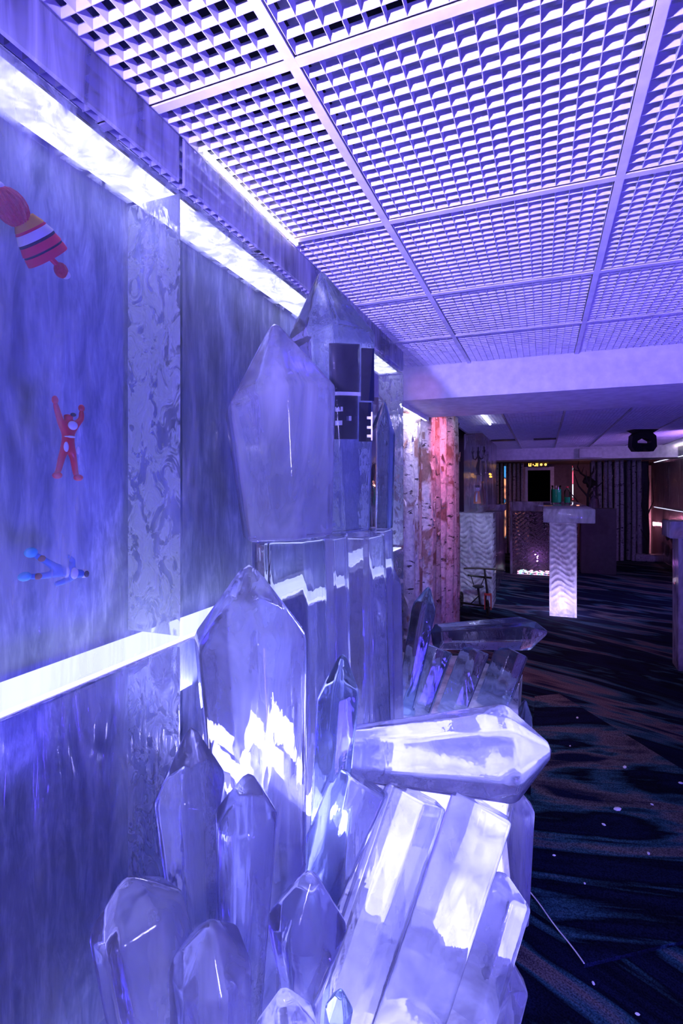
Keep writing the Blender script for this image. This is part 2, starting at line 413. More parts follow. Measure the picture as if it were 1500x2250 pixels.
# --- the ice wall on the left: backing wall, ice blocks with frosted joints
wl = struct(MB().box((-1.25, -2.2, 0), (XW-TK-0.012, YP-0.25, 2.9)).build('wall_left', 'backing'), 'wall of clear ice blocks stacked with white frosted joints')
def wall_block(y0, y1, z0, z1, mat='wall_ice'):
    o = bbox_obj('ice_block', (XW-TK, y0+0.002, z0+0.006), (XW, y1-0.002, z1-0.006), mat, wl, 0.008, 2)
    o.data.materials.append(M['wall_ice_inner'])
    for p in o.data.polygons:
        p.use_smooth = False
        if p.normal.x < 0.5 and not (y1 == YP and p.normal.y > 0.5): p.material_index = 1
    return o
YJ = [-1.03, -0.06, 0.906, 1.85, YP]
for a, b in zip(YJ[:-1], YJ[1:]):
    for z0, z1, mt in ((0.0, ZL-0.62, 'wall_ice'), (ZL-0.62, ZL, 'wall_ice'), (ZL, ZU, 'wall_ice'), (ZU, CZ-0.004, 'lintel_ice')):
        blk = wall_block(a, b, z0, z1, mt)
        if z1 <= ZU:
            f = MB().box((XW-TK+0.004, b-0.0032, z0+0.012), (XW-0.003, b-0.0022, z1-0.012)).build('frost_layer', 'frost_v', blk)
        if z1 in (ZL, ZU):
            f = MB().box((XW-TK+0.004, a+0.006, z1-0.0062), (XW-0.004, b-0.006, z1-0.0052)).build('frost_layer', 'frost_h', blk)
def led(name, a, b, mat, label, grp=None):
    o = MB().box(a, b).build(name, mat); tag(o, label, 'light strip', grp); return o
led('frost_glow_sheet', (XW-TK+0.012, -1.0, ZU+0.001), (XW-0.035, YP-0.01, ZU+0.004), 'led_panel', 'white glowing sheet imitating lit frost in the upper joint of the left ice wall')  # LED widened into a sheet to imitate the white band of lit frost
MB().box((XW-TK+0.008, -1.0, ZU+0.0042), (XW-0.030, YP-0.01, ZU+0.0056)).build('housing', 'iron', bpy.data.objects['frost_glow_sheet'])  # added to block the sheet's upward light
led('frost_glow_sheet', (XW-TK+0.012, -1.0, ZL-0.004), (XW-0.012, YP-0.01, ZL-0.001), 'led_panel_low', 'white glowing sheet imitating lit frost in the lower joint of the left ice wall')  # same widened glow for the lit frost of the lower band
MB().box((XW-TK+0.008, -1.0, ZL-0.0056), (XW-0.010, YP-0.01, ZL-0.0042)).build('housing', 'tbar', bpy.data.objects['frost_glow_sheet.001'])  # added to block the sheet's downward light
led('led_strip', (XW+0.001, 0.98, CZ-0.010), (XW+0.010, 1.45, CZ-0.001), 'led_pink', 'pinkish light bar at the ceiling above the ice wall')

# --- ceiling: plenum slab, bars, louver panels made of slats
ce = struct(MB().box((-1.7, -2.3, CZ+0.45), (2.6, 16.2, CZ+0.55)).build('ceiling', 'void'), 'dropped ceiling of square white egg-crate louver panels')
PW = 0.603; XA, Y1 = -0.425, 0.84
NC = 17; SH, STK = 0.021, 0.0013; ZS = CZ + 0.006
slat_x = MB().box((0, -STK/2, 0), (PW-0.024, STK/2, SH)).mesh('slat', 'louver')
slat_y = MB().box((-STK/2, 0, 0), (STK/2, PW-0.024, SH)).mesh('slat', 'louver')
grid = MB(); cs = (PW-0.024)/NC
for i in range(NC+1):
    t = i*cs - STK/2 if 0 < i < NC else (0 if i == 0 else NC*cs-STK)
    grid.box((t, 0, 0), (t+STK, PW-0.024, SH)); grid.box((0, t, 0), (PW-0.024, t+STK, SH))
grid_me = grid.mesh('louver_grid', 'louver')
back_me = MB().box((0, 0, 0), (PW-0.024, PW-0.024, 0.004)).mesh('backing_sheet', 'tile')
def panel(ix, iy, x, y, detail, back=True, frame_only=False):
    e = empty('louver_panel', (x+0.012, y+0.012, ZS)); e.parent = ce
    def kid(n, me, loc):
        o = bpy.data.objects.new(n, me); C.objects.link(o); o.parent = e; o.location = loc; return o
    if detail:
        for i in range(NC+1):
            kid('slat', slat_x, (0, i*cs, 0)); kid('slat', slat_y, (i*cs, 0, 0))
    else:
        kid('louver_grid', grid_me, (0, 0, 0))
    if back: kid('backing_sheet', back_me, (0, 0, SH + 0.012))
for iy in range(-5, 4):
    for ix in range(-1, 5):
        x, y = XA + ix*PW, Y1 + iy*PW
        if y + PW > 3.26: continue
        panel(ix, iy, x, y, iy in (-1, 0, 1) and ix in (-1, 0, 1), back=not (ix == -1 and iy in (-1, 0)))
YB0, YB1, YF0, YF1 = 3.25, 4.10, 10.74, 11.5
for iy in range(11):
    for ix in range(-1, 5):
        panel(ix, iy, -0.40 + ix*PW, YB1 + iy*PW, False)
def bars(x0, y0, nx, ny, y_lo, y_hi):
    for i in range(nx+1):
        xx = x0 + i*PW
        MB().box((xx-0.010, y_lo, CZ), (xx+0.010, y_hi, CZ+0.004)).box((xx-0.0015, y_lo, CZ+0.004), (xx+0.0015, y_hi, CZ+0.04)).build('runner', 'tbar', ce)
    for j in range(ny+1):
        yy = y0 + j*PW
        if yy < y_lo or yy > y_hi: continue
        for i in range(nx):
            xx = x0 + i*PW
            MB().box((xx+0.010, yy-0.010, CZ+0.0005), (xx+PW-0.010, yy+0.010, CZ+0.004)).box((xx+0.010, yy-0.0015, CZ+0.004), (xx+PW-0.010, yy+0.0015, CZ+0.035)).build('cross_tee', 'tbar', ce)
bars(XA-PW, Y1-5*PW, 6, 8, -2.2, YB0)
bars(-0.40-PW, YB1, 6, 11, YB1, YF0)
ZB = EYE + 0.565
struct(MB().box((-1.25, YB0, ZB), (2.45, YB1, CZ+0.45)).build('trim_1', 'paint'), 'broad white ceiling beam crossing the room')
struct(MB().box((-1.25, YF0, EYE+0.55), (2.45, YF1, CZ+0.45)).build('trim_2', 'paint'), 'far white ceiling beam')
struct(MB().box((-1.25, YF1, EYE+0.62), (2.45, 16.0, CZ+0.45)).build('trim_3', 'darkwall'))

# carpet pieces
co = Vector((0.127, 1.89, 0)); cu = Vector((0.826, 0.563, 0)); cv = Vector((-0.563, 0.826, 0))
vs_ = [co, co+cu*1.35, co+cu*1.35+cv*2.0, Vector((-0.06, 4.18, 0)), co+cv*0.332]
mb = MB(); mb.add([p + Vector((0,0,0.0005)) for p in vs_] + [p + Vector((0,0,0.014)) for p in vs_], [(4,3,2,1,0),(5,6,7,8,9)] + [(q, (q+1) % 5, 5+(q+1) % 5, 5+q) for q in range(5)])
cb = tag(mb.build('carpet', 'carpet_b'), 'square-cut dark carpet piece with a white thread along one edge', 'carpet')
MB().tube([co + cv*t + cu*0.002*math.sin(t*30) + Vector((0,0,0.016)) for t in [i*0.33/14 for i in range(15)]], 0.0022, 6).build('edge_thread', 'thread', cb)

# ------------------------------------------------------------------ the ice crystals
def crystal_mesh(tip, base, r, sh, taper, mat, rot=0.0, flat=False, n=6, bev=0.008, sq=1.0, seed=0, back=0.0):
    """six-sided crystal from base to tip: sh = share of its length taken by the point"""
    rnd = random.Random(seed * 13 + 5)
    ax = tip - base; ln = ax.length; q = ax.to_track_quat('Z', 'Y').to_matrix()
    rings = []
    def ring(z, rr, jit=0.0):
        return [Vector((math.cos(rot + 2*PI*k/n) * rr * ang[k], math.sin(rot + 2*PI*k/n) * rr * sq * ang[k], z + rnd.uniform(-jit, jit))) for k in range(n)]
    ang = [rnd.uniform(0.92, 1.08) for _ in range(n)]
    if back > 0.02: rings.append(ring(-back, r * taper * 0.96))
    rings.append(ring(0.0, r * taper))
    if flat:
        rings.append(ring(ln, r, 0.004))
    else:
        rings.append(ring(ln * (1 - sh), r, ln * sh * 0.18))
    vs = [q @ v + Vector((0, 0, 0)) for rg in rings for v in rg]
    fs = [tuple(reversed(range(n)))]
    m = len(rings)
    fs += [(j*n + k, j*n + (k+1) % n, (j+1)*n + (k+1) % n, (j+1)*n + k) for j in range(m-1) for k in range(n)]
    t0 = (m-1)*n
    if flat: fs.append(tuple(range(t0, t0+n)))
    else:
        off = Vector((rnd.uniform(-0.12, 0.12) * r, rnd.uniform(-0.12, 0.12) * r, ln))
        vs.append(q @ off); fs += [(t0+k, t0+(k+1) % n, t0+n) for k in range(n)]
    mb = MB(); mb.add(vs, fs); me = mb.mesh('ice_crystal', mat)
    return bevel_me(me, min(bev, r*0.11), 2)

GRP = 'ice crystals of the sculpture'
def crystal(label, tip, base, r, sh, taper=0.85, mat='crystal', name='ice_crystal', stand=True, **kw):
    T, B = W(*tip), W(*base)
    up = (T - B).normalized().z
    if stand and up > 0.6: kw['back'] = max(0.0, (B.z - (0.44 if B.y < 1.38 else 0.66)) / up)
    o = link(name, crystal_mesh(T, B, r, sh, taper, mat, **kw)); o.location = B
    wn = o.modifiers.new('weighted_normal', 'WEIGHTED_NORMAL'); wn.weight = 100
    tag(o, label, 'ice crystal', GRP); return o

c1 = crystal('big milky crystal hanging highest in front of the ice wall, flat bottom edge', (600, 702, 1.22), (630, 1180, 1.22), 0.139, 0.37, 0.80, 'crystal_milk', stand=False, rot=0.3, seed=1)
c2 = crystal('tallest crystal with the refracted view of a dark window inside, its point near the ceiling', (707, 592, 1.50), (747, 1168, 1.50), 0.158, 0.27, 0.62, 'crystal_mid', stand=False, rot=0.15, seed=2)
crystal('slim upright crystal to the right of the refracted dark window, against the ice wall', (842, 872, 1.85), (838, 1160, 1.85), 0.048, 0.25, 0.9, 'crystal_clear', stand=False, rot=0.5, seed=3)
crystal('thick prism under the big milky crystal, hidden below by the blunt crystal', (635, 1186, 1.27), (652, 2020, 1.25), 0.098, 0.0, 1.05, 'crystal_mid', flat=True, rot=0.2, seed=4)
crystal('tall prism under the crystal with the refracted dark window', (783, 1172, 1.56), (797, 1760, 1.56), 0.090, 0.0, 1.1, 'crystal', flat=True, rot=0.4, seed=5)
crystal('narrow column standing between the two tall crystals', (728, 1180, 1.42), (740, 1860, 1.42), 0.048, 0.0, 1.1, 'crystal', flat=True, rot=0.1, seed=6)
crystal('round-topped column rightmost of the upright ones beside the ice pillar', (858, 1232, 1.85), (864, 1700, 1.85), 0.038, 0.10, 1.1, 'crystal', rot=0.0, seed=7, bev=0.02)
crystal('slim lower prism below the slim upright crystal', (835, 1163, 1.80), (838, 1700, 1.80), 0.046, 0.0, 1.1, 'crystal', flat=True, rot=0.3, seed=8)
crystal('broad blunt crystal with a rounded white point left of the sculpture', (541, 1222, 1.05), (575, 1900, 1.05), 0.120, 0.25, 0.80, 'crystal_milk', rot=0.35, seed=9, bev=0.02)
crystal('small dark-edged crystal standing behind the lying crystal', (751, 1424, 1.15), (722, 1800, 1.12), 0.052, 0.27, 0.85, 'crystal_clear', rot=0.2, seed=10)
crystal('pointed crystal nearest the ice wall at the left', (411, 1580, 0.90), (440, 2130, 0.90), 0.060, 0.29, 0.62, 'crystal', rot=0.1, seed=11)
crystal('pointed crystal with bright white faces right of the leftmost pointed one', (541, 1688, 0.87), (528, 2260, 0.86), 0.055, 0.20, 0.62, 'crystal', rot=0.5, seed=12)
crystal('blunt slanting block at the far lower left', (285, 1915, 0.80), (345, 2200, 0.78), 0.076, 0.28, 1.0, 'crystal_milk', rot=0.2, seed=13, bev=0.02)
crystal('blunt dark block low at the front left, facing the viewer', (462, 2008, 0.75), (465, 2330, 0.76), 0.062, 0.34, 1.0, 'crystal_milk', rot=0.0, seed=14, bev=0.012)
crystal('rounded boulder-like crystal between the pointed ones and the slanting prisms', (690, 1895, 0.88), (665, 2165, 0.90), 0.074, 0.45, 0.55, 'crystal', rot=0.3, seed=15, bev=0.02)
crystal('small blunt crystal at the bottom edge below the boulder-like one', (625, 2158, 0.76), (640, 2400, 0.78), 0.052, 0.4, 1.1, 'crystal_milk', rot=0.2, seed=16)
crystal('little clear crystal tucked under the boulder-like one', (752, 2165, 0.84), (730, 2330, 0.86), 0.024, 0.3, 0.8, 'crystal_clear', rot=0.2, seed=17)
crystal('big crystal lying on the slanting prisms, pointing into the room', (1228, 1660, 1.31), (742, 1658, 1.20), 0.118, 0.27, 0.50, 'crystal', rot=0.1, seed=18, bev=0.02)
crystal('leftmost slanting prism below the big lying crystal', (795, 1712, 1.14), (640, 2060, 1.04), 0.072, 0.0, 0.9, 'crystal', flat=True, rot=0.2, seed=19)
crystal('middle slanting prism below the big lying crystal', (915, 1742, 1.17), (735, 2280, 1.03), 0.074, 0.0, 0.9, 'crystal', flat=True, rot=0.4, seed=20)
crystal('right slanting prism below the big lying crystal', (1058, 1765, 1.21), (872, 2330, 1.06), 0.080, 0.0, 0.9, 'crystal', flat=True, rot=0.1, seed=21)
crystal('slanting crystal with a blunt end at the right of the prisms', (1118, 1918, 1.26), (985, 2340, 1.12), 0.066, 0.10, 0.95, 'crystal', rot=0.3, seed=22, bev=0.02)
crystal('lowest slanting crystal at the bottom right of the sculpture', (1122, 2092, 1.24), (1040, 2420, 1.16), 0.060, 0.15, 0.95, 'crystal', rot=0.2, seed=23)
crystal('upright slab of ice at the carpet, behind the end of the lying crystal', (1143, 1740, 1.80), (1128, 2020, 1.78), 0.055, 0.12, 1.0, 'crystal_milk', rot=0.4, seed=24)
crystal('far lying crystal, dark and clear, pointing into the room', (1206, 1392, 2.26), (958, 1400, 2.10), 0.076, 0.22, 0.72, 'crystal_clear', rot=0.1, seed=25, bev=0.012)
crystal('leftmost dark slanting prism below the far lying crystal', (965, 1424, 2.10), (880, 1660, 2.02), 0.066, 0.0, 0.9, 'crystal_clear', flat=True, rot=0.2, seed=26)
crystal('middle dark slanting prism below the far lying crystal', (1045, 1426, 2.15), (950, 1670, 2.06), 0.066, 0.0, 0.9, 'crystal_clear', flat=True, rot=0.3, seed=27)
crystal('right dark slanting prism below the far lying crystal', (1128, 1428, 2.20), (1035, 1680, 2.12), 0.072, 0.0, 0.9, 'crystal_clear', flat=True, rot=0.1, seed=28)
crystal('small clear pointed crystal left of the far lying crystal', (940, 1282, 2.12), (892, 1540, 2.06), 0.056, 0.22, 0.8, 'crystal_clear', rot=0.3, seed=29)
crystal('small round-tipped crystal beside the carpet near the far prisms', (1156, 1532, 2.26), (1128, 1690, 2.22), 0.046, 0.3, 0.9, 'crystal_clear', rot=0.2, seed=30)

# base block of the sculpture
def rock(name, a, b, mat, label, seed, jit=0.03):
    rnd = random.Random(seed); bm = bmesh.new()
    bmesh.ops.create_cube(bm, size=1.0)
    bmesh.ops.subdivide_edges(bm, edges=list(bm.edges), cuts=3, use_grid_fill=True)
    a, b = Vector(a), Vector(b); c = Vector(((a.x+b.x)/2, (a.y+b.y)/2, a.z))
    for v in bm.verts:
        p = Vector((v.co.x*(b.x-a.x), v.co.y*(b.y-a.y), (v.co.z+0.5)*(b.z-a.z)))
        if v.co.z > -0.49: p += Vector([rnd.uniform(-jit, jit) for _ in range(3)])
        if v.co.x < -0.49: p.x = -(b.x-a.x)/2
        v.co = p
    for f in bm.faces: f.smooth = True
    me = bpy.data.meshes.new(name); bm.to_mesh(me); bm.free(); me.materials.append(M[mat])
    o = link(name, me); o.location = c; tag(o, label, 'ice mound'); return o
rock('ice_mound', (XW+0.01, 0.42, 0.0), (-0.10, 1.32, 0.46), 'mound_ice', 'low ice plinth under the front crystals', 1)
rock('ice_mound', (XW+0.01, 1.41, 0.0), (-0.10, 2.68, 0.70), 'mound_ice', 'ice plinth under the rear crystals beside the ice pillar', 2)

# added plate imitating a refracted dark window: four panes with pale bars and an E
pl = empty('refraction_plate', W(775, 865, 1.44)); pl.rotation_euler = (0, 0, TH + 0.05)
tag(pl, 'black gridded stand-in with pale letter E for a refracted dark window in the tallest crystal', 'stand-in plate')
k = 1.44 / FPX
def plate_part(name, x0, y0, x1, y1, mat, yo=0.0, th=0.006):
    o = bbox_obj(name, ((x0-775)*k, yo, -(y1-865)*k), ((x1-775)*k, yo+th, -(y0-865)*k), mat, None, 0.0)
    o.parent = pl; return o
plate_part('pane', 728, 757, 786, 862, 'pane'); plate_part('pane', 790, 765, 822, 880, 'pane')
plate_part('pane', 730, 870, 782, 965, 'pane'); plate_part('pane', 786, 884, 816, 970, 'pane')
for (x0, y0, x1, y1) in ((806, 915, 817, 921), (806, 936, 817, 942), (806, 955, 817, 961), (815, 905, 818, 968)):
    plate_part('letter_stroke', x0, y0, x1, y1, 'white_toy', -0.002, 0.002)
for (x, y) in ((743, 900), (764, 920), (742, 930)):
    plate_part('dot', x-3, y-5, x+3, y+5, 'white_toy', -0.002, 0.002)
for y in (866,): plate_part('bar', 728, y-4, 820, y+4, 'white_toy', 0.001, 0.004)

# ------------------------------------------------------------------ birch trunks
def trunk_mesh(name, h, r, mat, seed, n=12, m=12, bend=0.006):
    rnd = random.Random(seed); mb = MB(); pts = []; rad = []
    p1, p2 = rnd.uniform(0, 6), rnd.uniform(0, 6)
    for i in range(m+1):
        z = h*i/m; pts.append((bend*math.sin(z*1.6+p1), bend*math.sin(z*1.3+p2), z)); rad.append(r*(1.06-0.14*i/m)*rnd.uniform(0.95, 1.05))
    mb.tube(pts, rad, n); return mb.mesh(name, mat, True)
def flakes_mesh(h, r, mat, seed, cnt):
    rnd = random.Random(seed); mb = MB()
    for _ in range(cnt):
        a = rnd.uniform(0, 2*PI); z = rnd.uniform(0.03, 0.97)*h; w = rnd.uniform(0.015, 0.05); hh = rnd.uniform(0.02, 0.07); lift = rnd.uniform(0.005, 0.02)
        da = w/r/2; vs = []
        for t, aa in ((0, a-da), (0, a+da), (1, a+da*0.8), (1, a-da*0.7)):
            rr = r*1.03 + lift*t; vs.append((rr*math.cos(aa), rr*math.sin(aa), z + hh*t*rnd.choice((1, -1)) if t else z))
        o = [(x*1.0, y*1.0, zz) for x, y, zz in vs]; i2 = [(x*0.985, y*0.985, zz) for x, y, zz in vs]
        mb.add(o + i2, [(0,1,2,3),(7,6,5,4),(0,4,5,1),(1,5,6,2),(2,6,7,3),(3,7,4,0)])
    return mb.mesh('bark_flakes', mat)
def trunk(x, y, h, r, mat, seed, label, grp, flakes=0, z0=0.0):
    t = empty('birch_trunk', (x, y, z0), random.Random(seed).uniform(0, 6)); tag(t, label, 'tree trunk', grp)
    a = link('stem', trunk_mesh('stem', h, r, mat, seed)); a.parent = t
    if flakes:
        b = link('bark_flakes', flakes_mesh(h, r, mat, seed+99, flakes)); b.parent = t; b['kind'] = 'stuff'
    return t
rnd = random.Random(3)
for i in range(8):
    y = 2.92 + i*0.165
    trunk(-0.975 + rnd.uniform(-0.035, 0.035), y, ZB-0.004, rnd.uniform(0.054, 0.064), 'birch', 100+i, f'{ORD[i]} white-lit peeling birch trunk counted from the ice pillar', 'white-lit birch trunks', 38)
for i in range(9):
    y = 4.27 + i*0.20
    trunk(-0.95 + rnd.uniform(-0.05, 0.05), y, CZ-0.004, rnd.uniform(0.066, 0.080), 'birch', 140+i, f'{ORD[i]} pink-lit peeling birch trunk counted from the white beam', 'pink-lit birch trunks', 34)
light('pink_wash', 'SPOT', (-0.55, 4.45, 2.33), (1.0, 0.20, 0.34), 40, 0.03, to=(-0.93, 5.0, 0.9), spot=2.4, blend=0.9)
lt = led('led_tube', (-0.882, 3.27, ZB-0.026), (-0.862, 4.09, ZB-0.012), 'led', 'white light tube under the beam above the birch trunks')
MB().box((-0.862, 3.27, ZB-0.03), (-0.852, 4.09, ZB)).build('housing', 'tbar', lt)
led('led_strip', (-0.60, 4.35, CZ-0.016), (-0.58, 6.4, CZ-0.004), 'led_rgb2', 'flickering bluish light strip on the far ceiling at the left')

# ------------------------------------------------------------------ ice walls and bar in the back
Z1 = EYE - 0.34
def carved(name, x0, x1, z0, z1, y, depth, mat, parent, nx, nz, amp, side='y'):
    """block whose front is carved in overlapping scallops"""
    mb = MB(); vs = []
    for j in range(nz+1):
        for i in range(nx+1):
            u, v = i/nx, j/nz; X = u*(x1-x0); Z = v*(z1-z0)
            hgt = abs(math.sin(Z*46 + 1.9*math.sin(X*23 + Z*5))) * 0.6 + abs(math.sin(Z*33 - 2.3*math.sin(X*17 - Z*3 + 1))) * 0.4
            e = min(1, min(u, 1-u)*nx/2, min(v, 1-v)*nz/2)
            vs.append((x0+X, y - hgt*amp*e, z0+Z))
    fs = [(j*(nx+1)+i, j*(nx+1)+i+1, (j+1)*(nx+1)+i+1, (j+1)*(nx+1)+i) for j in range(nz) for i in range(nx)]
    k0 = len(vs); edge = [i for i in range(nx+1)] + [j*(nx+1)+nx for j in range(1, nz+1)] + [nz*(nx+1)+i for i in range(nx-1, -1, -1)] + [j*(nx+1) for j in range(nz-1, 0, -1)]
    vs += [(vs[i][0], y+depth, vs[i][2]) for i in edge]; ne = len(edge)
    fs += [(edge[(q+1) % ne], edge[q], k0+q, k0+(q+1) % ne) for q in range(ne)] + [tuple(k0+q for q in reversed(range(ne)))]
    o = mb.add(vs, fs).build(name, mat, parent)
    for p in o.data.polygons: p.use_smooth = len(p.vertices) == 4
    o.data.set_sharp_from_angle(angle=math.radians(50)); return o

pd = empty('ice_pedestal', (-0.88, 7.3, 0)); tag(pd, 'carved ice pedestal with scalloped front behind the tricycle', 'pedestal')
carved('body', -1.15, -0.62, 0.0, Z1, 7.1, 0.45, 'bar_ice', pd, 40, 110, 0.034)
dw = tag(bbox_obj('ice_wall_block', (-1.01, 7.14, Z1+0.002), (-0.75, 9.25, CZ-0.03), 'wall_ice_milky', None, 0.02, 3), 'tall clear ice wall holding candlesticks, standing on the carved pedestal', 'ice wall')
dw.data.materials.append(M['wall_ice_clear'])
lw = tag(bbox_obj('ice_parapet', (-1.0, 7.58, 0), (-0.66, 10.05, 1.20), 'wall_ice', None, 0.01), 'low smoky ice wall between the pedestal and the bar', 'ice wall')
bbox_obj('ledge', (-1.0, 9.26, 1.20), (-0.62, 10.05, 1.31), 'bar_ice', lw, 0.008)

br = empty('ice_bar', (0.0, 8.5, 0)); tag(br, 'ice bar with thick slab top, scalloped panels and lit column', 'bar')
ZT = 1.345
bbox_obj('counter_slab', (0.0, 6.85, ZT-0.175), (0.585, 10.08, ZT), 'bar_ice', br, 0.012)
bbox_obj('back_slab', (-0.53, 10.09, ZT-0.175), (0.585, 10.55, ZT), 'bar_ice', br, 0.012)
carved('front_panel', -0.53, 0.58, 0.0, ZT-0.178, 10.1, 0.40, 'bar_clear', br, 60, 100, 0.04)
bbox_obj('panel_edge', (-0.575, 10.04, 0.0), (-0.535, 10.5, ZT-0.002), 'bar_ice', br, 0.008)
carved('column', 0.075, 0.385, 0.0, ZT-0.178, 6.94, 0.40, 'bar_ice', br, 26, 110, 0.028)
led('led_strip', (-0.45, 10.16, 0.02), (0.30, 10.20, 0.06), 'led_rgb', 'coloured light strip at the foot of the dark scalloped bar panel')
light('bar_column_light', 'POINT', (0.23, 7.14, 0.16), (0.62, 0.48, 1.0), 9, 0.02)
light('bar_panel_light', 'POINT', (-0.1, 10.40, 0.3), (0.75, 0.25, 1.0), 4, 0.02)
light('bar_front_wash', 'SPOT', (0.2, 4.6, 2.33), (0.42, 0.42, 1.0), 110, 0.04, to=(0.25, 6.9, 0.7), spot=0.75, blend=0.8)
light('light_tube_wash', 'AREA', (-0.85, 3.68, ZB-0.03), (0.62, 0.58, 1.0), 7, 0.05, 0.8, to=(-0.98, 3.68, 1.0))  # unseen area light added to boost the weak tube on the trunks
light('pedestal_wash', 'SPOT', (-0.3, 4.9, 2.33), (0.50, 0.58, 1.0), 220, 0.04, to=(-0.88, 7.1, 0.75), spot=0.6, blend=0.8)  # unseen spot added to brighten the pedestal front

def jar(name, loc, r, h, neck, label, cat, fill, lid):
    j = empty(name, loc); tag(j, label, cat)
    a = MB().lathe([(r*0.92, 0.0), (r, h*0.06), (r, h*0.74), (neck, h*0.86), (neck, h)], 18).build('glass_body', 'glass', None, True); a.parent = j
    b = MB().lathe([(r*0.86, h*0.03), (r*0.94, h*0.08), (r*0.94, h*fill)], 18).build('green_liquid', 'green', None, True); b.parent = j
    c = MB().lathe([(neck*1.1, h*0.93), (neck*1.1, h*1.02)], 18).build('lid', lid, None, True); c.parent = j
jar('drink_jar', (0.205, 9.35, ZT+0.001), 0.082, 0.29, 0.068, 'wide glass jar of green drink on the ice bar', 'jar', 0.80, 'glass')
jar('bottle', (0.375, 9.35, ZT+0.001), 0.048, 0.275, 0.02, 'small glass bottle half full of green drink on the ice bar', 'bottle', 0.36, 'red_toy')

# right-hand ice wall with brown fruit frozen in, and the ice table at the right edge
rw = tag(bbox_obj('ice_wall_block', (2.24, 9.4, 0), (2.44, 13.0, EYE-0.42), 'wall_ice_clear', None, 0.01), 'lower course of the right ice wall holding brown cones', 'ice wall')
rw2 = tag(bbox_obj('ice_wall_block', (2.24, 9.4, EYE-0.41), (2.44, 13.0, EYE+0.55), 'wall_ice', None, 0.01), 'middle course of the right ice wall', 'ice wall')
rw3 = tag(bbox_obj('ice_wall_block', (2.24, 9.4, EYE+0.56), (2.44, 12.6, EYE+0.76), 'wall_ice', None, 0.01), 'top course of the right ice wall under the light strip', 'ice wall')
led('led_strip', (2.242, 9.4, EYE+0.552), (2.252, 12.9, EYE+0.558), 'led_panel', 'thin light strip in the upper joint of the right ice wall')
led('led_strip', (2.242, 9.4, EYE-0.418), (2.252, 12.9, EYE-0.412), 'led_panel_low', 'thin light strip in the lower joint of the right ice wall')
led('led_strip', (2.20, 9.0, CZ-0.03), (2.225, 11.2, CZ-0.012), 'led_pink', 'pinkish light strip at the ceiling above the right ice wall')
rnd = random.Random(11)
k = 0
for row, (zz, cnt) in enumerate(((0.86, 2), (0.62, 4), (0.34, 5))):
    for i in range(cnt):
        y = 10.75 + i*0.42 + rnd.uniform(-0.08, 0.08) + (0.5 if cnt == 2 else 0)
        o = MB().ball((0, 0, 0), 1.0, 10, 8, (0.045, 0.06, 0.13)).build('brown_cone', 'brown', None, True); o.location = (2.32, y, zz + rnd.uniform(-0.05, 0.05))
        o.rotation_euler = (rnd.uniform(-0.3, 0.3), 0, 0)
        tag(o, f'{ORD[i]} brown cone from the near end of the {["top", "middle", "bottom"][row]} row in the right ice wall', 'cone', 'brown cones in the right ice wall')
tb = empty('ice_table', (1.28, 5.45, 0)); tag(tb, 'ice table with slab top cut off by the right edge of the photo', 'table')
bbox_obj('table_slab', (1.02, 5.2, 1.16), (1.62, 5.52, 1.31), 'bar_ice', tb, 0.012)
carved('table_column', 1.10, 1.5, 0.0, 1.158, 5.26, 0.22, 'bar_ice', tb, 20, 60, 0.02)

# things frozen in the far ice wall
def candlestick(loc, s, label, rz=0.0):
    c = empty('candelabrum', loc, rz); tag(c, label, 'candelabrum', 'candlesticks in the far ice wall')
    def t(name, pts, r, n=8):
        o = MB().tube([tuple(x*s for x in p) for p in pts], [q*s for q in r] if isinstance(r, list) else r*s, n).build(name, 'iron', None, True); o.parent = c
    t('foot', [(0, 0, 0), (0, 0, 0.02)], [0.10, 0.03])
    t('stem', [(0, 0, 0.02), (0.0, 0.02, 0.14), (0, -0.02, 0.28), (0, 0.01, 0.40)], [0.018, 0.035, 0.022, 0.02])
    for sg in (-1, 1):
        t('arm', [(0, 0, 0.38), (0, sg*0.07, 0.30), (0, sg*0.13, 0.32), (0, sg*0.15, 0.42)], 0.013)
        t('candle_cup', [(0, sg*0.15, 0.42), (0, sg*0.15, 0.47)], [0.018, 0.034])
    t('candle_cup', [(0, 0, 0.40), (0, 0, 0.46)], [0.02, 0.034])
    for sg in (-1, 0, 1):
        o = MB().tube([(0, sg*0.15*s, 0.46*s), (0, sg*0.15*s, 0.54*s)], 0.016*s, 8).build('candle', 'black', None, True); o.parent = c
candlestick((-0.84, 7.35, 1.78), 0.72, 'dark branched candlestick near the front end of the far ice wall', 0.9)
candlestick((-0.84, 8.45, 1.84), 0.62, 'dark branched candlestick at the rear end of the far ice wall', 0.4)
tl = empty('tea_lamp', (-0.79, 8.6, 1.80)); tag(tl, 'small amber glowing lamp below the rear candlestick', 'lamp')
for dy in (-0.12, -0.04, 0.05, 0.13):
    o = MB().ball((0, dy, 0.02*math.sin(dy*40)), 0.016, 8, 6).build('bulb', 'amber', None, True); o.parent = tl
dl = empty('rag_doll', (-0.86, 7.4, 1.38)); tag(dl, 'small doll in black and white with an orange skirt in the far ice wall', 'doll')
o = MB().lathe([(0.055, 0.0), (0.045, 0.10), (0.03, 0.17)], 12).build('body', 'orange', None, True); o.parent = dl
o = MB().ball((0, 0, 0.21), 0.04, 10, 8).build('head', 'white_toy', None, True); o.parent = dl
o = MB().ball((0, 0, 0.235), 0.042, 10, 8, (1, 1, 0.6)).build('hair', 'black', None, True); o.parent = dl
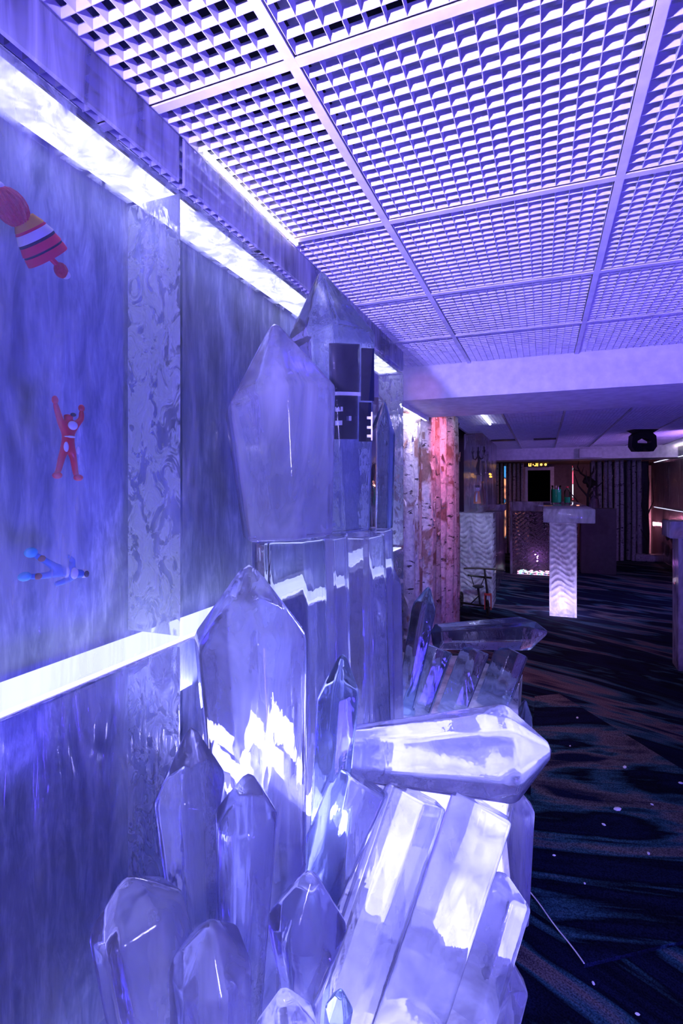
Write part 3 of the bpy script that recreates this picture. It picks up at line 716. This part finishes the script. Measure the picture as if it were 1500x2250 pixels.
for sg in (-1, 1):
    o = MB().tube([(0, sg*0.03, 0.15), (0, sg*0.09, 0.10), (0, sg*0.10, 0.03)], 0.013, 8).build('arm', 'white_toy', None, True); o.parent = dl
    o = MB().tube([(0, sg*0.025, 0.01), (0, sg*0.03, -0.10)], 0.014, 8).build('leg', 'black', None, True); o.parent = dl
bt = empty('dark_bottle', (-0.85, 8.0, 1.34)); tag(bt, 'amber-brown bottle frozen upright behind the doll', 'bottle')
o = MB().lathe([(0.045, 0), (0.048, 0.02), (0.048, 0.2), (0.016, 0.27), (0.016, 0.33)], 12).build('bottle_body', 'brown_toy', None, True); o.parent = bt
o = MB().lathe([(0.019, 0.33), (0.019, 0.36)], 12).build('cork', 'yellow_cloth', None, True); o.parent = bt

# ------------------------------------------------------------------ tricycle
tr = empty('tricycle', (-0.80, 6.60, 0)); tag(tr, 'old black tricycle with red fork parked before the carved pedestal', 'tricycle')
def tpart(name, mb, mat, parent=None):
    o = mb.build(name, mat, None, True); o.parent = parent or tr; return o
def wheel(x, y, r, yaw, w=0.012):
    mt = Matrix.Translation((x, y, r+0.001)) @ Matrix.Rotation(yaw, 4, 'Z')
    ring = MB().tube([mt @ Vector((0, math.cos(a)*(r-w), math.sin(a)*(r-w))) for a in [2*PI*i/20 for i in range(21)]], w, 8, False)
    o = tpart('wheel', ring, 'rubber')
    for i in range(5):
        a = PI*i/5; tpart('spoke', MB().tube([mt @ Vector((0, math.cos(a)*(r-w), math.sin(a)*(r-w))), mt @ Vector((0, -math.cos(a)*(r-w), -math.sin(a)*(r-w)))], 0.004, 6), 'iron', o)
    tpart('hub', MB().tube([mt @ Vector((-0.03, 0, 0)), mt @ Vector((0.03, 0, 0))], 0.018, 8), 'iron', o)
wheel(0.155, 0.05, 0.10, 0.25); wheel(-0.25, 0.0, 0.11, -0.1); wheel(-0.22, 0.36, 0.11, -0.1)
tpart('fork', MB().box((0.115, 0.02, 0.08), (0.128, 0.06, 0.27)).box((0.19, 0.02, 0.08), (0.203, 0.06, 0.27)).box((0.115, 0.02, 0.26), (0.203, 0.06, 0.285)), 'red_paint')
tpart('steering_column', MB().tube([(0.155, 0.04, 0.27), (0.13, 0.06, 0.45), (0.115, 0.07, 0.585)], [0.016, 0.013, 0.012], 8), 'iron')
tpart('handlebar', MB().tube([(-0.14, 0.06, 0.575), (0.0, 0.07, 0.585), (0.115, 0.07, 0.585), (0.25, 0.06, 0.585), (0.36, 0.05, 0.58)], 0.011, 8), 'iron')
tpart('rear_axle', MB().tube([(-0.25, 0.0, 0.11), (-0.22, 0.36, 0.11)], 0.012, 8), 'iron')
tpart('frame_bar', MB().tube([(-0.235, 0.18, 0.115), (0.0, 0.12, 0.11), (0.14, 0.05, 0.12)], 0.013, 8), 'iron')
tpart('seat_post', MB().tube([(0.06, 0.1, 0.12), (0.03, 0.12, 0.34)], 0.014, 8), 'iron')
tpart('frame_strut', MB().tube([(-0.06, 0.14, 0.12), (0.05, 0.11, 0.24)], 0.007, 6).tube([(0.13, 0.06, 0.13), (0.14, 0.06, 0.36)], 0.007, 6), 'iron')
tpart('seat', MB().ball((0.03, 0.14, 0.345), 1.0, 12, 6, (0.075, 0.10, 0.018)), 'black')
tpart('backrest', MB().tube([(-0.11, 0.2, 0.47), (0.0, 0.24, 0.455), (0.13, 0.2, 0.455), (0.19, 0.16, 0.46)], 0.013, 8), 'iron')
tpart('backrest_stay', MB().tube([(-0.07, 0.21, 0.46), (-0.03, 0.18, 0.35)], 0.006, 6), 'iron')
tpart('backrest_stay', MB().tube([(0.10, 0.21, 0.455), (0.06, 0.18, 0.35)], 0.006, 6), 'iron')

# ------------------------------------------------------------------ far end: door, birch stand, branches, sign, lamp
dr = struct(MB().box((-1.05, 14.45, 0), (2.44, 14.55, CZ)).build('wall_far', 'wall_far'))
D0 = W(1150, 1040, 13.2); D1 = W(1217, 1040, 13.2)
dd = struct(MB().box((D0.x+0.09, 14.40, 0), (D1.x-0.09, 14.43, 2.06)).build('door_1', 'nothing'), 'dark open doorway at the far end')
for a, b in (((D0.x, 14.36, 0), (D0.x+0.09, 14.45, 2.15)), ((D1.x-0.09, 14.36, 0), (D1.x, 14.45, 2.15)), ((D0.x+0.09, 14.36, 2.06), (D1.x-0.09, 14.45, 2.15))):
    MB().box(a, b).build('door_frame', 'paint', dd)
sg = empty('exit_sign', W(1180, 1021, 13.0)); tag(sg, 'small amber glowing sign above the far doorway', 'sign'); sg.rotation_euler = (0, 0, TH*0.3)
kk = 13.0/FPX
o = MB().box((-20*kk, 0.01, -5.5*kk), (24*kk, 0.03, 5.5*kk)).build('sign_board', 'black'); o.parent = sg
for (x0, z0, x1, z1) in ((-18, -3, -16.5, 4), (-18, -3.5, -13, -2), (-14, -3, -12.5, 3), (-9.5, -1, -7.5, 1), (-6, -3, -2, -1.5), (-3, -3, -1.5, 4), (0, -3.5, 1.5, 4)):
    o = MB().box((x0*kk, -0.004, z0*kk), (x1*kk, 0.008, z1*kk)).build('lit_letter', 'amber'); o.parent = sg
for x in (8, 17):
    o = MB().ball((x*kk, -0.01, 0), 2.4*kk, 10, 8).build('bulb', 'amber', None, True); o.parent = sg
rnd = random.Random(21)
for i in range(9):
    p = W(1304 + i*12.5 + rnd.uniform(-2, 2), 1230, 11.4 + rnd.uniform(-0.12, 0.12))
    trunk(p.x, p.y, EYE+0.615, rnd.uniform(0.040, 0.052), 'birch_dark', 200+i, f'{ORD[i]} thin grey birch trunk from the left in the far right stand', 'birch trunks in the far right stand', 6)
struct(MB().box((W(1296,1230,11.9).x, W(1296,1230,11.9).y+0.05, 0), (2.2, W(1296,1230,11.9).y+0.1, EYE+0.6)).build('trim_4', 'darkwall'))
for i in range(7):
    p = W(1092 + i*9.2, 1160, 12.6); 
    trunk(p.x, p.y, EYE+0.6, 0.038, 'birch_dark', 240+i, f'{ORD[i]} dark trunk from the left beside the far doorway', 'dark trunks beside the far doorway', 4)
lc = W(1109, 1065, 12.3)
led('glow_column', (lc.x-0.02, lc.y, 0.4), (lc.x+0.02, lc.y+0.04, EYE+0.52), 'pipe_glow', 'narrow pipe with blue and orange reflections put in as glow among the far left trunks')  # emission imitates the blue and orange reflections on a pipe
lc2 = W(1258, 1060, 12.8)
led('glow_column', (lc2.x-0.012, lc2.y, 1.3), (lc2.x+0.012, lc2.y+0.03, EYE+0.55), 'pipe_glow2', 'thin red and white glowing rod beside the bare branches')
light('far_orange_lamp', 'POINT', W(1275, 1062, 12.2), (1.0, 0.32, 0.20), 1.6, 0.05)
light('far_pink_lamp', 'POINT', W(1418, 1150, 12.1), (1.0, 0.30, 0.45), 9, 0.04)
nl = MB().box((W(1412,1100,12.6).x, W(1412,1100,12.6).y, 0.0), (W(1432,1100,12.6).x, W(1412,1100,12.6).y+0.04, EYE+0.55)).build('lit_niche_panel', 'paint'); tag(nl, 'pale pink-lit panel behind the bare sapling at the right', 'panel')

def branch(name, base, segs, mat, label, cat='branch'):
    b = empty(name, base); tag(b, label, cat)
    for nm, pts, r in segs:
        o = MB().tube(pts, r, 7).build(nm, mat, None, True); o.parent = b
    return b
tag(bbox_obj('back_counter', (0.66, 10.60, 0), (1.25, 11.05, 1.215), 'darkwall', None, 0.01), 'dark counter at the right behind the ice bar', 'counter')
bb = Vector((0.80, 10.95, 1.216))
branch('bare_branch', bb, [('limb', [(0,0,0),(0.0,0,0.25),(0.04,0,0.45),(0.06,0,0.68)], [0.026,0.024,0.018,0.008]),
  ('limb', [(0,0,0.22),(-0.16,0,0.42),(-0.24,0,0.66)], [0.02,0.014,0.005]), ('limb', [(0,0,0.2),(0.16,0,0.4),(0.26,0,0.5)], [0.02,0.014,0.006]),
  ('limb', [(0.03,0,0.42),(-0.02,0,0.55),(-0.03,0,0.72)], [0.014,0.01,0.004]), ('limb', [(0,0,0.05),(0.12,0,0.2),(0.22,0,0.28)], [0.014,0.01,0.004]),
  ('limb', [(-0.1,0,0.0),(-0.22,0,0.18),(-0.36,0,0.36)], [0.016,0.012,0.004])], 'branch', 'bare dark branches standing behind the ice bar')
dh = branch('deer_head', W(1291, 1052, 10.95), [('antler', [(-0.04,0,0.05),(-0.14,0,0.12),(-0.20,0,0.26),(-0.17,0,0.38)], [0.018,0.016,0.012,0.004]),
  ('antler', [(0.04,0,0.05),(0.10,0,0.14),(0.12,0,0.28)], [0.018,0.016,0.005]), ('tine', [(-0.16,0,0.16),(-0.26,0,0.20),(-0.30,0,0.30)], [0.012,0.01,0.004]), ('tine', [(-0.12,0,0.12),(-0.08,0,0.25)], [0.011,0.004])], 'branch', 'dark stuffed deer head with antlers above the ice bar', 'deer head')
o = MB().ball((0,0,-0.02), 1.0, 12, 8, (0.09, 0.13, 0.075)).ball((-0.06,-0.10,-0.06), 0.05, 10, 8).build('head', 'branch', None, True); o.parent = dh
o = MB().tube([(0.02,0.02,-0.03),(0.08,0.10,-0.12)], [0.07,0.11], 10).build('neck', 'branch', None, True); o.parent = dh
gf = empty('glass_decanter', (0.90, 10.80, 1.237)); tag(gf, 'clear faceted glass decanter at the right end of the bar', 'decanter')
o = MB().lathe([(0.085,-0.02),(0.09,0.02),(0.075,0.14),(0.03,0.22),(0.022,0.36)], 10).build('decanter_body', 'bar_clear', None); o.parent = gf
o = MB().ball((0,0,0.38), 0.028, 8, 6).build('stopper', 'bar_clear', None); o.parent = gf
bs = W(1421, 1230, 11.2)
branch('bare_sapling', (bs.x, bs.y, 0), [('stem', [(0,0,0),(0.02,0,0.6),(0,0,1.1),(0.03,0,1.7),(0.0,0,2.1)], [0.035,0.03,0.024,0.018,0.01]), ('limb', [(0.01,0,0.8),(-0.1,0,1.2),(-0.06,0,1.7)], [0.02,0.014,0.006]),
  ('limb', [(0,0,1.0),(0.12,0,1.3),(0.10,0,1.8)], [0.018,0.012,0.006]), ('limb', [(0.02,0,0.4),(-0.12,0,0.7)], [0.018,0.006])], 'branch', 'slender dark sapling before the pink-lit niche at the far right', 'sapling')
tag(bbox_obj('log_round', (bs.x-0.24, bs.y-0.12, 0), (bs.x+0.18, bs.y+0.12, 0.16), 'birch_dark', None, 0.03), 'low pale log block at the foot of the bare sapling', 'log')

ml = empty('stage_lamp', (1.23, 7.84, CZ)); tag(ml, 'black moving stage lamp hanging from the far ceiling', 'lamp'); ml.rotation_euler = (0, 0, 0.35)
o = MB().add([(-0.16,-0.1,0),(0.16,-0.1,0),(0.16,0.1,0),(-0.16,0.1,0),(-0.09,-0.07,-0.05),(0.09,-0.07,-0.05),(0.09,0.07,-0.05),(-0.09,0.07,-0.05)], [(0,1,2,3),(7,6,5,4),(0,4,5,1),(1,5,6,2),(2,6,7,3),(3,7,4,0)]).build('mount_plate', 'black'); o.parent = ml
yk = MB()
outer = [(-0.10,-0.03),(0.10,-0.03),(0.155,-0.08),(0.165,-0.22),(0.12,-0.285),(-0.12,-0.285),(-0.165,-0.22),(-0.155,-0.08)]
inner = [(-0.01,-0.105),(0.01,-0.105),(0.09,-0.15),(0.09,-0.175),(0.04,-0.178),(-0.04,-0.178),(-0.09,-0.175),(-0.09,-0.15)]
vs_ = [(x, -0.05, z) for x, z in outer] + [(x, -0.05, z) for x, z in inner] + [(x, 0.05, z) for x, z in outer] + [(x, 0.05, z) for x, z in inner]
fs_ = []
for q in range(8):
    r_ = (q+1) % 8
    fs_ += [(q, r_, 8+r_, 8+q), (16+r_, 16+q, 24+q, 24+r_), (r_, q, 16+q, 16+r_), (8+q, 8+r_, 24+r_, 24+q)]
o = yk.add(vs_, fs_).build('yoke', 'black'); o.parent = ml
o = MB().tube([(0,-0.13,-0.235),(0,0.1,-0.235)], [0.045, 0.05], 14).build('lamp_head', 'black', None, True); o.parent = ml
for (x0, x1) in ((W(1172,964,8.1).x, W(1221,964,8.1).x), (W(1080,970,8.4).x, W(1133,970,8.4).x)):
    tag(MB().box((x0, 8.55, CZ-0.012), (x1, 8.75, CZ-0.001)).build('panel_gap', 'black'), 'black plate standing for a dark ceiling gap nearer the far ice wall' if x0 < -0.4 else 'black plate standing for a dark ceiling gap in the middle of the far ceiling', 'opening')  # black plates stand in for the darkness where panels are missing
hb = W(1270, 995, 9.9); hb2 = W(1317, 995, 9.9)
tag(bbox_obj('heater_box', (hb.x, YF0-0.16, EYE+0.56), (hb2.x, YF0-0.001, CZ-0.03), 'paint', None, 0.01), 'white box unit mounted on the far beam', 'box')

# ------------------------------------------------------------------ toys frozen in the left wall
def skin_obj(name, verts, edges, radii, mat, parent, sub=1):
    me = bpy.data.meshes.new(name); me.from_pydata(verts, edges, []); me.update()
    o = bpy.data.objects.new(name, me); C.objects.link(o); o.parent = parent
    sk = o.modifiers.new('skin', 'SKIN'); sk.use_smooth_shade = True
    if not me.skin_vertices: 
        bm = bmesh.new(); bm.from_mesh(me); bm.verts.layers.skin.verify(); bm.to_mesh(me); bm.free()
    for i, r in enumerate(radii): me.skin_vertices[0].data[i].radius = (r, r)
    me.skin_vertices[0].data[0].use_root = True
    ss = o.modifiers.new('subsurf', 'SUBSURF'); ss.levels = sub; ss.render_levels = sub + 1
    me.materials.append(M[mat]); return o

def wall_pt(px, py, X):
    q = (px-750)/FPX; Y = (-X*CT - q*X*ST) / (ST - q*CT)
    d = -X*ST + Y*CT
    return Vector((X, Y, EYE - (py-HORIZ)/FPX*d))
XT = XW - 0.05
def figure(name, img, rad, body, label, extras, sub=1):
    """toy figure: joints read off the photograph, lying in the ice 5 cm behind its face"""
    pts = {k: wall_pt(*v, XT) for k, v in img.items()}
    org = pts['pelvis'].copy(); e = empty(name, org); tag(e, label, 'toy')
    names = list(img); idx = {n: i for i, n in enumerate(names)}
    edges = [(idx[a], idx[b]) for a, b in body[1]]
    skin_obj('body', [tuple(pts[n]-org) for n in names], edges, [rad[n] for n in names], body[0], e, sub)
    for nm, mat, at, rr, sq, off in extras:
        c = pts[at]-org if isinstance(at, str) else wall_pt(*at, XT)-org
        o = MB().ball(c+Vector(off), rr, 10, 8, sq).build(nm, mat, None, True); o.parent = e
    return e
E = [('pelvis','waist'),('waist','chest'),('chest','neck'),('neck','head'),('chest','sl'),('sl','el'),('el','hl'),('chest','sr'),('sr','er'),('er','hr'),('pelvis','kl'),('kl','al'),('al','tl'),('pelvis','kr'),('kr','ar'),('ar','tr')]
R_ = dict(pelvis=.0095, waist=.0085, chest=.0115, neck=.006, head=.0112, sl=.0065, el=.0052, hl=.0042, sr=.0065, er=.0052, hr=.0042, kl=.0062, al=.005, tl=.0045, kr=.0062, ar=.005, tr=.0045)
figure('toy_figure', dict(pelvis=(150,972), waist=(150,955), chest=(150,935), neck=(150,921), head=(151,910), sl=(134,930), el=(127,906), hl=(121,884), sr=(168,932), er=(179,920), hr=(179,902),
   kl=(136,1003), al=(128,1035), tl=(123,1042), kr=(161,1005), ar=(166,1040), tr=(169,1047)), R_, ('red_toy', E), 'plain red toy figure with raised arms frozen in the ice wall',
   [('visor','black','head',.0052,(.6,1.1,.7),(.0075,.003,-.001)), ('chest_plate','white_toy','chest',.0088,(.5,1.1,.9),(.0085,.002,0)), ('belt','white_toy','waist',.0095,(1.0,1.15,.3),(.002,0,-.004)),
    ('hand','red_toy','hl',.0062,(.7,1,1.2),(0,0,.004)), ('hand','red_toy','hr',.0062,(.7,1,1.1),(0,0,.004)), ('thigh_patch','white_toy',(140,982),.006,(.5,.8,1.5),(.006,0,0)), ('knee_patch','white_toy',(166,990),.0045,(.5,.8,1.6),(.006,0,0)),
    ('boot','red_toy','tl',.0075,(1.1,1.1,.8),(.003,0,-.002)), ('boot','red_toy','tr',.0075,(1.1,1.1,.8),(.003,0,-.002))])
figure('toy_figure', dict(pelvis=(132,1255), waist=(142,1256), chest=(156,1259), neck=(170,1260), head=(182,1261), sl=(157,1244), el=(160,1230), hl=(146,1221), sr=(152,1272), er=(136,1279), hr=(120,1284),
   kl=(108,1238), al=(82,1222), tl=(68,1214), kr=(104,1264), ar=(74,1267), tr=(54,1267)), R_, ('blue_toy', E), 'blue and white toy figure lying on its back frozen in the ice wall',
   [('boot','teal_toy','tl',.0085,(1,1.3,1.0),(0,0,0)), ('boot','teal_toy','tr',.0085,(1,1.3,.9),(0,0,0)), ('chest_plate','white_toy','chest',.0085,(.6,.9,1.2),(.008,0,0)), ('belt','white_toy','waist',.0085,(1.1,.5,1.3),(.002,0,0)),
    ('visor','black','head',.0055,(.6,.9,1.1),(.007,.002,0)), ('helmet','white_toy','head',.0088,(.9,1.0,.9),(-.001,.004,0)), ('knee_pad','brown_toy',(88,1227),.0055,(.9,1.2,1),(.004,0,0)), ('knee_pad','brown_toy',(80,1266),.0055,(.9,1.2,1),(.004,0,0))])

# upside-down knitted doll, top left
dq = wall_pt(78, 520, XT); dol = empty('knitted_doll', dq); tag(dol, 'tumbling doll with a red yarn head and a striped skirt in the ice wall', 'doll')
axis = (wall_pt(120, 572, XT) - wall_pt(58, 470, XT)); axd = axis.normalized(); q = axd.to_track_quat('Z', 'Y').to_matrix().to_4x4()
c0 = wall_pt(52, 478, XT) - dq; Ln = (wall_pt(108, 566, XT) - wall_pt(52, 478, XT)).length
def band(name, t0, t1, r0, r1, mat):
    prof = [(r0*0.985, t0*Ln), (r0, t0*Ln+0.001), (r1, t1*Ln-0.001), (r1*0.985, t1*Ln)]
    o = MB(); o.lathe(prof, 22)
    o.v = [tuple((q @ Vector((v[0]*0.55, v[1], v[2]))) + c0) for v in o.v]
    ob = o.build(name, mat, None, True); ob.parent = dol; return ob
for nm, t0, t1, r0, r1, mt in (('skirt_band', 0.0, 0.24, 0.020, 0.030, 'yellow_cloth'), ('skirt_trim', 0.24, 0.30, 0.030, 0.032, 'red_cloth'), ('skirt_band', 0.30, 0.50, 0.032, 0.038, 'white_cloth'), ('skirt_trim', 0.50, 0.57, 0.037, 0.038, 'black_cloth'),
    ('skirt_band', 0.57, 0.76, 0.038, 0.042, 'red_cloth'), ('skirt_trim', 0.76, 0.81, 0.0405, 0.0412, 'black_cloth'), ('skirt_band', 0.81, 1.0, 0.042, 0.0435, 'red_cloth')):
    band(nm, t0, t1, r0, r1, mt)
hd = wall_pt(24, 455, XT) - dq
o = MB().ball(hd, 0.026, 16, 12, (0.75, 0.95, 1.0)).build('head', 'yarn', None, True); o.parent = dol
rnd = random.Random(5)
for i in range(16):
    a = 2*PI*i/16; r = 0.0245
    pts = [hd + q.to_3x3() @ Vector((r*0.8*math.cos(a)*math.sin(t), r*math.sin(a)*math.sin(t), r*1.1*math.cos(t))) for t in [0.25 + 2.6*j/7 for j in range(8)]]
    o = MB().tube(pts, 0.0026, 6).build('yarn_strand', 'yarn', None, True); o.parent = dol
o = MB().tube([wall_pt(104, 560, XT)-dq, wall_pt(124, 580, XT)-dq], 0.0045, 8).build('leg', 'red_cloth', None, True); o.parent = dol
o = MB().ball(wall_pt(134, 594, XT)-dq, 0.0125, 12, 8, (0.8, 1, 1.05)).build('boot', 'yarn', None, True); o.parent = dol
o = MB().ball(wall_pt(143, 603, XT)-dq, 0.0095, 12, 8, (0.8, 1, 0.8)).build('fur_trim', 'white_cloth', None, True); o.parent = dol
o = MB().ball(wall_pt(-2, 410, XT)-dq, 0.008, 10, 8).build('pompom', 'white_cloth', None, True); o.parent = dol

# ------------------------------------------------------------------ ice chips on the carpet
rnd = random.Random(9)
for i, (px, py, s) in enumerate(((1268,1583,.010),(1372,1693,.012),(1356,1787,.016),(1432,1775,.007),(1495,1728,.010),(1424,1884,.008),(1326,1820,.008),(1217,1888,.006),(1284,1950,.005),(1303,2162,.006),(1400,2230,.006),(1252,1645,.006))):
    d = EYE*FPX/(py-HORIZ); p = W(px, py, d)
    o = MB().ball((0,0,0), s, 6, 4, (1.3, 0.8, 0.5)).build('ice_chip', 'white_toy'); o.location = (p.x, p.y, s*0.45+0.0145 if 1.9 < p.y < 4 else s*0.45); o.rotation_euler = (0, 0, rnd.uniform(0, 3))
    tag(o, 'tiny white ice chip lying on the dark carpet', 'ice chip', 'ice chips on the carpet')
